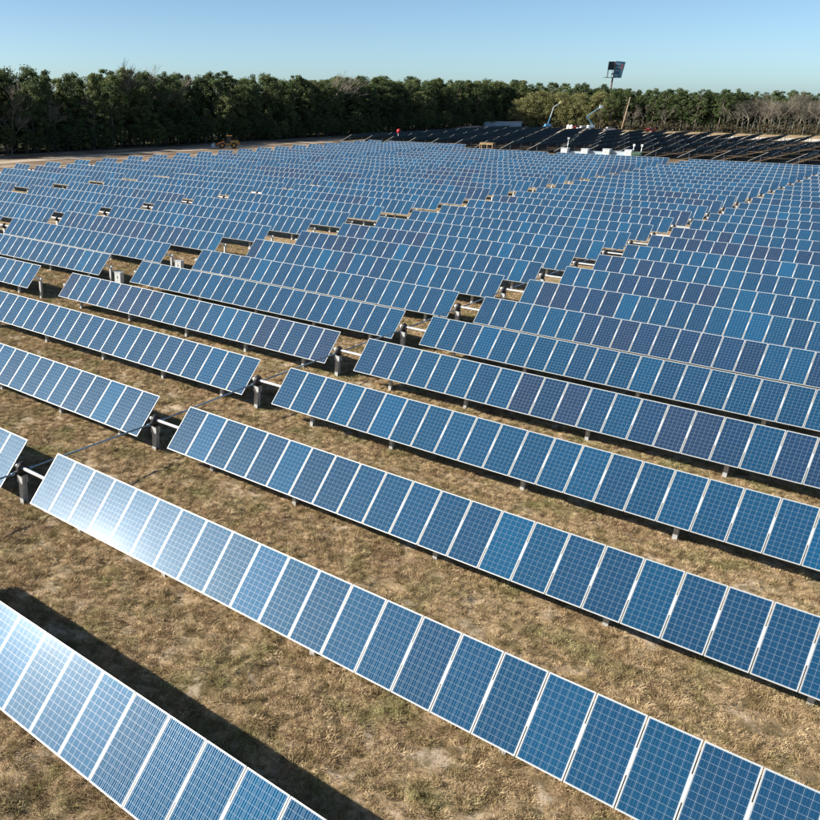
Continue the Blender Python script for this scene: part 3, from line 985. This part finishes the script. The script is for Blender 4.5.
def crown_tree(seed, H, crown_lo, rad, nclump, nleaf, size, mat, bark, shape):
    """unit-height-free tree: returns trunk mesh and crown mesh"""
    rn = random.Random(seed)
    t = MB(); c = MB()
    lean = Vector((rn.uniform(-.04, .04), rn.uniform(-.04, .04), 1))
    steps = 5; prev = Vector((0, 0, -0.3)); r = H * 0.014 + 0.08
    spine = [prev]
    for i in range(1, steps + 1):
        z = H * 0.94 * i / steps
        p = Vector((lean.x * z + rn.uniform(-.12, .12), lean.y * z + rn.uniform(-.12, .12), z))
        limb(t, prev, p, r * (1 - 0.17 * (i - 1)), r * (1 - 0.17 * i), 7)
        prev = p; spine.append(p)
    for k in range(nclump):
        u = (k + rn.random()) / nclump
        z = H * (crown_lo + (0.97 - crown_lo) * u)
        prof = shape(u) * rad
        a = rn.uniform(0, 6.283)
        rr = prof * (rn.random() ** 0.5)
        o = Vector((lean.x * z + math.cos(a) * rr, lean.y * z + math.sin(a) * rr, z + rn.uniform(-.5, .5)))
        cr = rad * rn.uniform(0.13, 0.31)
        clump_leaves(c, o, cr, nleaf, size, rn)
        if k % 2 == 0:
            zb_ = z - rr * 0.5
            if zb_ > 0.15 * H: limb(t, (lean.x * zb_, lean.y * zb_, zb_), o, 0.07 + 0.02 * rr, 0.02, 4)
    return t.mesh('trunk', bark), c.mesh('crown', mat)


def bare_tree(seed, H, bark):
    rn = random.Random(seed)
    t = MB(); c = MB()
    def grow(p, d, L, r, lev):
        q = p + d * L
        (t if lev == 0 else c).cyl(p, q, r, r * 0.62, n=5 if lev < 2 else 3, caps=False, smooth=False)
        if lev >= 4: return
        for _ in range((4, 5, 5, 4)[lev] + (rn.random() < 0.4)):
            e = (d + Vector((rn.gauss(0, .42), rn.gauss(0, .42), rn.gauss(0.12, .25)))).normalized()
            st = p.lerp(q, rn.uniform(0.45, 1.0))
            grow(st, e, L * rn.uniform(0.45, 0.7), r * 0.5, lev + 1)
    grow(Vector((0, 0, -0.2)), Vector((rn.uniform(-.05, .05), rn.uniform(-.05, .05), 1)).normalized(), H * 0.42, 0.16, 0)
    return t.mesh('trunk', bark), c.mesh('crown', bark)


def sh_pine(u): return (0.75 + 0.5 * math.sin(u * 2.6)) * (1 - u ** 3 * 0.75)
def sh_dense(u): return (0.8 + 0.3 * math.sin(u * 5)) * math.sqrt(max(0.04, 1 - u ** 2.6))
def sh_dome(u): return math.sqrt(max(0.05, 1 - (1.55 * u - 0.55) ** 2))
def sh_round(u): return math.sqrt(max(0.03, 1 - (2 * u - 0.75) ** 2 * 0.62))


PINES = [crown_tree(100 + i, 17, 0.20 + 0.09 * (i % 3), 3.5, 66, 70, 0.215, M_PINE, M_BARK, sh_pine) for i in range(5)]
DENSE = [crown_tree(200 + i, 17.8 + 0.5 * (i % 4), (0.34, 0.06, 0.22)[i % 3], (4.4, 3.9, 4.8)[i % 3], (100, 130, 110)[i % 3], 76, 0.215, M_FOREST, M_DARKBARK, (sh_dome, sh_dense, sh_dome)[i % 3]) for i in range(7)]
OAKS = [crown_tree(300 + i, 13, 0.05, 6.2, 130, 78, 0.22, M_OAK, M_BARK, sh_round) for i in range(3)]
BARES = [bare_tree(400 + i, 13, M_BAREBARK) for i in range(5)]
SHRUBS = [crown_tree(500 + i, 4.2, 0.02, 2.6, 16, 46, 0.26, M_SHRUB, M_BARK, sh_round) for i in range(3)]


def plant(kind, name, cat, protos, x, y, k, label, group):
    root = thing(name, label, cat, (x, y, 0), random.uniform(0, 6.283), group)
    t, c = random.choice(protos)
    kx = k * random.uniform(0.92, 1.3)
    root.scale = (kx, kx, k)
    link('trunk', t, root); link('crown', c, root)
    return root


def zone(x, y):
    px = project((x, y, 8))[0]
    if px < 110: return 'at the left end'
    if px < 210: return 'left of the yellow loader'
    if px < 290: return 'behind the yellow loader'
    if px < 385: return 'left of the red marker'
    if px < 450: return 'behind the red marker'
    if px < 515: return 'between red marker and olive trees'
    if px < 600: return 'behind the boom lifts'
    if px < 660: return 'around the leaning pole'
    if px < 745: return 'right of the leaning pole'
    return 'at the right end'


def seen(x, y, m=70):
    q = project((x, y, 8))
    return q is not None and -m < q[0] < 820 + m


rt = random.Random(21)
# left wood, along X = -170
for rank in range(4):
    y = 96 + rank * 3
    while y < 398:
        x = -174.5 - rank * 5.2 + rt.uniform(-1.6, 1.6)
        yy = y + rt.uniform(-1.5, 1.5)
        if seen(x, yy):
            z = zone(x, yy)
            word = ('front edge of the wood', 'in the second rank', 'deep inside the wood', 'rear of the wood')[rank]
            kk = rt.uniform(0.5, 0.96) if rank == 0 else rt.uniform(0.9, 1.07)
            if rt.random() < 0.3:
                plant(0, 'pine_tree', 'pine tree', PINES, x, yy, kk * 1.1, f'tall dark pine {z}, {word}', f'pines of the dark wood {z}, {word}')
            else:
                plant(0, 'evergreen_tree', 'tree', DENSE, x, yy, kk, f'dense dark evergreen {z}, {word}', f'evergreens of the wood {z}, {word}')
        y += rt.uniform(4.6, 6.4) if rank else rt.uniform(6.0, 9.5)
# dark understorey along its foot
y = 98
while y < 396:
    x = -171.5 + rt.uniform(-1, 1)
    if seen(x, y):
        root = plant(0, 'forest_bush', 'bush', DENSE, x, y, rt.uniform(0.26, 0.42), f'low dark bush at the foot of the wood {zone(x, y)}', f'dark bushes at the foot of the wood {zone(x, y)}')
        root.scale = (root.scale[0] * 1.5, root.scale[1] * 1.5, root.scale[2])
    y += rt.uniform(3.2, 5)
y = 90
while y < 400:
    for X in (-181, -197):
        if seen(X, y):
            root = plant(0, 'forest_bush', 'bush', DENSE, X + rt.uniform(-1.5, 1.5), y, rt.uniform(0.34, 0.5), f'low dark bush inside the wood {zone(X, y)}', f'dark bushes inside the wood {zone(X, y)}')
            root.scale = (root.scale[0] * 1.5, root.scale[1] * 1.5, root.scale[2])
    y += rt.uniform(4.5, 6.5)
# bare trees standing in the left wood
for (px, X, k) in ((8, -173, 1.15), (24, -176, 1.35), (46, -173, 1.0), (84, -178, 1.1), (128, -180, 1.82), (155, -181, 1.86), (166, -181, 1.7), (326, -181, 1.95), (336, -181, 1.85)):
    d = F_ + R_ * ((px - 205) / 835.78) - U_ * ((100 - 410) / 835.78)
    Y = X / d.x * d.y
    plant(0, 'bare_tree', 'bare tree', BARES, X, Y, k, f'leafless grey tree in the dark wood {zone(X, Y)}', f'leafless trees in the dark wood {zone(X, Y)}')
# back wood along Y = 405
for rank in range(4):
    px = 470.0
    while px < 850:
        Y = 398 + rank * 7 + rt.uniform(-2.5, 2.5)
        x, _ = on_row(px, 125, Y)
        z = zone(x, Y)
        word = ('front edge', 'second rank', 'third rank', 'rear')[rank]
        bare_p = 0.95 if (px > 735 or 612 < px < 650) else (0.35 if px > 600 else 0.0)
        if rank == 0 and rt.random() < bare_p:
            plant(0, 'bare_tree', 'bare tree', BARES, x, Y - 3, rt.uniform(0.95, 1.22) if px > 735 else rt.uniform(0.75, 1.0), f'leafless grey-brown tree {z}, {word} of the back wood', f'leafless trees of the back wood {z}, {word}')
        elif rank == 0 and 520 < px < 600:
            pass
        elif rank == 1 and px > 735:
            plant(0, 'bare_tree', 'bare tree', BARES, x, Y, rt.uniform(1.1, 1.3), f'leafless grey-brown tree {z}, {word} of the back wood', f'leafless trees of the back wood {z}, {word}')
        else:
            kk = rt.uniform(0.84, 1.04) * (0.92 if px > 600 else 1.08)
            if px < 520:
                plant(0, 'evergreen_tree', 'tree', DENSE, x, Y, kk * 0.95, f'dense dark evergreen of the back wood {z}, {word}', f'evergreens of the back wood {z}, {word}')
            else:
                plant(0, 'pine_tree', 'pine tree', PINES, x, Y, kk, f'green pine {z}, {word} of the back wood', f'pines of the back wood {z}, {word}')
        px += rt.uniform(7.5, 12) * ((0.5 if px > 735 else 0.8) if rank < 2 and px > 600 else 1.0 if rank else 0.85)
# olive oaks by the boom lifts
for (px, Y, k, d) in ((520, 386, 0.92, 'leftmost, standing out to the dark wood'), (536, 392, 1.15, 'tall one left of the left-hand lift boom'), (556, 394, 1.1, 'right behind the left-hand lift boom'),
                      (575, 396, 1.08, 'between the two lift booms'), (596, 398, 1.12, 'right of the right-hand lift boom'), (612, 402, 0.9, 'below the billboard column')):
    x, _ = on_row(px, 125, Y)
    plant(0, 'oak_tree', 'oak tree', OAKS, x, Y, k, f'bushy olive-green tree, {d}', 'olive trees behind the boom lifts')
px = 500.0
while px < 850:
    x, _ = on_row(px, 125, 424)
    root = plant(0, 'forest_bush', 'bush', DENSE, x, 424 + rt.uniform(-2, 2), rt.uniform(0.5, 0.66), f'green bush at the rear of the back wood {zone(x, 424)}', f'green bushes at the rear of the back wood {zone(x, 424)}')
    px += rt.uniform(8, 12)
# understorey of the back wood
px = 508.0
while px < 840:
    Y = 386 + rt.uniform(-2, 5)
    x, _ = on_row(px, 127, Y)
    plant(0, 'brown_bush', 'bush', SHRUBS, x, Y, rt.uniform(0.5, 1.0) * (1 if px > 600 else 0.6), f'dry brown bush below the back wood {zone(x, Y)}', f'brown bushes at the foot of the back wood {zone(x, Y)}')
    px += rt.uniform(5, 9)

# trees of one kind, rank and place, told apart by their order from the left
same = {}
for o in COL.objects:
    if o.parent is None and o.get('category') in ('tree', 'pine tree', 'bare tree', 'bush') and o.get('group'):
        same.setdefault(o['label'], []).append(o)
for lab, os_ in same.items():
    if len(os_) < 2 or 'deep inside' in lab or 'rear' in lab or 'inside the wood' in lab: continue
    os_.sort(key=lambda o: project((o.location.x, o.location.y, 8))[0])
    for n, o in enumerate(os_):
        o['label'] = (f'{ordinal(n + 1)} from left: ' if n else 'leftmost: ') + lab.replace(' of the back wood', ' at the back').replace(' at the foot of the wood', ' below the wood').replace(' at the foot of the back wood', ' below the back wood').replace('between red marker and olive trees', 'right of the red marker').replace('front edge of the wood', 'front rank').replace('in the second rank', 'second rank')

# ------------------------------------------------------------------ dry grass of the near field
def grass_material():
    t = NT('dry grass blades')
    ge = t.n('ShaderNodeNewGeometry')
    oi = t.n('ShaderNodeObjectInfo')
    pos = ge.outputs['Position']
    g = t.ramp(t.noise(pos, 0.55, 4, 0.6), [(0.50, 0.0), (0.66, 0.75)])
    k = t.math('ADD', t.math('MULTIPLY', ge.outputs['Random Per Island'], 0.6), t.math('MULTIPLY', oi.outputs['Random'], 0.4))
    straw = t.ramp(k, [(0.15, (0.229, 0.152, 0.081)), (0.5, (0.475, 0.348, 0.197)), (0.85, (0.735, 0.584, 0.377))])
    green = t.ramp(k, [(0.15, (0.097, 0.116, 0.036)), (0.85, (0.393, 0.390, 0.162))])
    c = t.mix(g, straw, green)
    r2 = t.ramp(t.noise(pos, 0.4, 5, 0.65, 0.6), [(0.55, 0.0), (0.68, 0.5)])
    tuft = t.ramp(t.noise(pos, 2.6, 5, 0.65, 0.5), [(0.40, 0.7), (0.54, 0.0)])
    c = t.mix(tuft, c, (0.183, 0.139, 0.060))
    c = t.mix(r2, c, (0.262, 0.162, 0.100))
    t.set(col=c, rough=0.8, spec=0.15)
    return t.mat


M_GRASS = grass_material()
tuft_col = bpy.data.collections.new('tuft_shapes')
for i in range(7):
    rn = random.Random(900 + i)
    b = MB()
    R0 = 0.20 + 0.05 * (i % 3)
    Hh = (0.05, 0.08, 0.11, 0.065, 0.15, 0.055, 0.09)[i]
    for _ in range(150):
        a = rn.uniform(0, 6.283); rr = R0 * math.sqrt(rn.random())
        p = Vector((math.cos(a) * rr, math.sin(a) * rr, -0.02))
        h = Hh * rn.uniform(0.5, 1.25) * (1.15 - 0.6 * rr / R0)
        ln = Vector((rn.gauss(0, .6), rn.gauss(0, .6), 0)) * h + Vector((math.cos(a), math.sin(a), 0)) * h * 0.5
        wd = rn.uniform(0.0025, 0.006)
        s_ = Vector((-math.sin(a + 1), math.cos(a + 1), 0)) * wd
        m_ = p + ln * 0.4 + Vector((0, 0, h * 0.75)); e = p + ln + Vector((0, 0, h * rn.uniform(0.55, 1.0)))
        b.face((p - s_, p + s_, m_ + s_ * 0.8, m_ - s_ * 0.8)); b.face((m_ - s_ * 0.8, m_ + s_ * 0.8, e))
    o = bpy.data.objects.new('grass_tuft', b.mesh('grass_tuft', M_GRASS))
    tuft_col.objects.link(o)

ge = MB()
gx = np.arange(-58, 8.01, 1.0); gy = np.arange(1, 62.01, 1.0)
for y in gy[:-1]:
    for x in gx[:-1]:
        q = project((x + .5, y + .5, 0))
        if q and -60 < q[0] < 880 and q[1] < 880:
            for sx in (0, .25, .5, .75):
                for sy in (0, .25, .5, .75):
                    ge.face([(a, c, hgt(a, c)) for a, c in ((x + sx, y + sy), (x + sx + .25, y + sy), (x + sx + .25, y + sy + .25), (x + sx, y + sy + .25))])
go = ge.build('dry_grass', M_GRASS)
tag(go, 'short tufted dry grass between the panel rows', 'grass', kind='stuff')
ng = bpy.data.node_groups.new('grass_scatter', 'GeometryNodeTree')
ng.interface.new_socket('Geometry', in_out='INPUT', socket_type='NodeSocketGeometry')
ng.interface.new_socket('Geometry', in_out='OUTPUT', socket_type='NodeSocketGeometry')
N = ng.nodes; Lk = ng.links
gi = N.new('NodeGroupInput'); gout = N.new('NodeGroupOutput')
dp = N.new('GeometryNodeDistributePointsOnFaces'); dp.inputs['Seed'].default_value = 3
nz = N.new('ShaderNodeTexNoise'); nz.inputs['Scale'].default_value = 0.9; nz.inputs['Detail'].default_value = 6; nz.inputs['Roughness'].default_value = 0.65; nz.inputs['Distortion'].default_value = 0.4
mr = N.new('ShaderNodeMapRange'); mr.inputs[1].default_value = 0.51; mr.inputs[2].default_value = 0.61; mr.inputs[3].default_value = 26.0; mr.inputs[4].default_value = 0.8
Lk.new(nz.outputs[0], mr.inputs[0]); Lk.new(mr.outputs[0], dp.inputs['Density'])
ci = N.new('GeometryNodeCollectionInfo'); ci.inputs[0].default_value = tuft_col; ci.inputs[1].default_value = True; ci.inputs[2].default_value = True
ip = N.new('GeometryNodeInstanceOnPoints'); ip.inputs['Pick Instance'].default_value = True
rv = N.new('FunctionNodeRandomValue'); rv.data_type = 'FLOAT_VECTOR'
rv.inputs[0].default_value = (-0.15, -0.15, 0); rv.inputs[1].default_value = (0.15, 0.15, 6.283)
rs = N.new('FunctionNodeRandomValue'); rs.data_type = 'FLOAT'; rs.inputs[2].default_value = 0.6; rs.inputs[3].default_value = 1.35
Lk.new(gi.outputs[0], dp.inputs[0]); Lk.new(dp.outputs[0], ip.inputs[0]); Lk.new(ci.outputs[0], ip.inputs['Instance'])
Lk.new(rv.outputs[0], ip.inputs['Rotation']); Lk.new(rs.outputs[1], ip.inputs['Scale']); Lk.new(ip.outputs[0], gout.inputs[0])
md = go.modifiers.new('scatter', 'NODES'); md.node_group = ng
print('objects', len(bpy.data.objects))
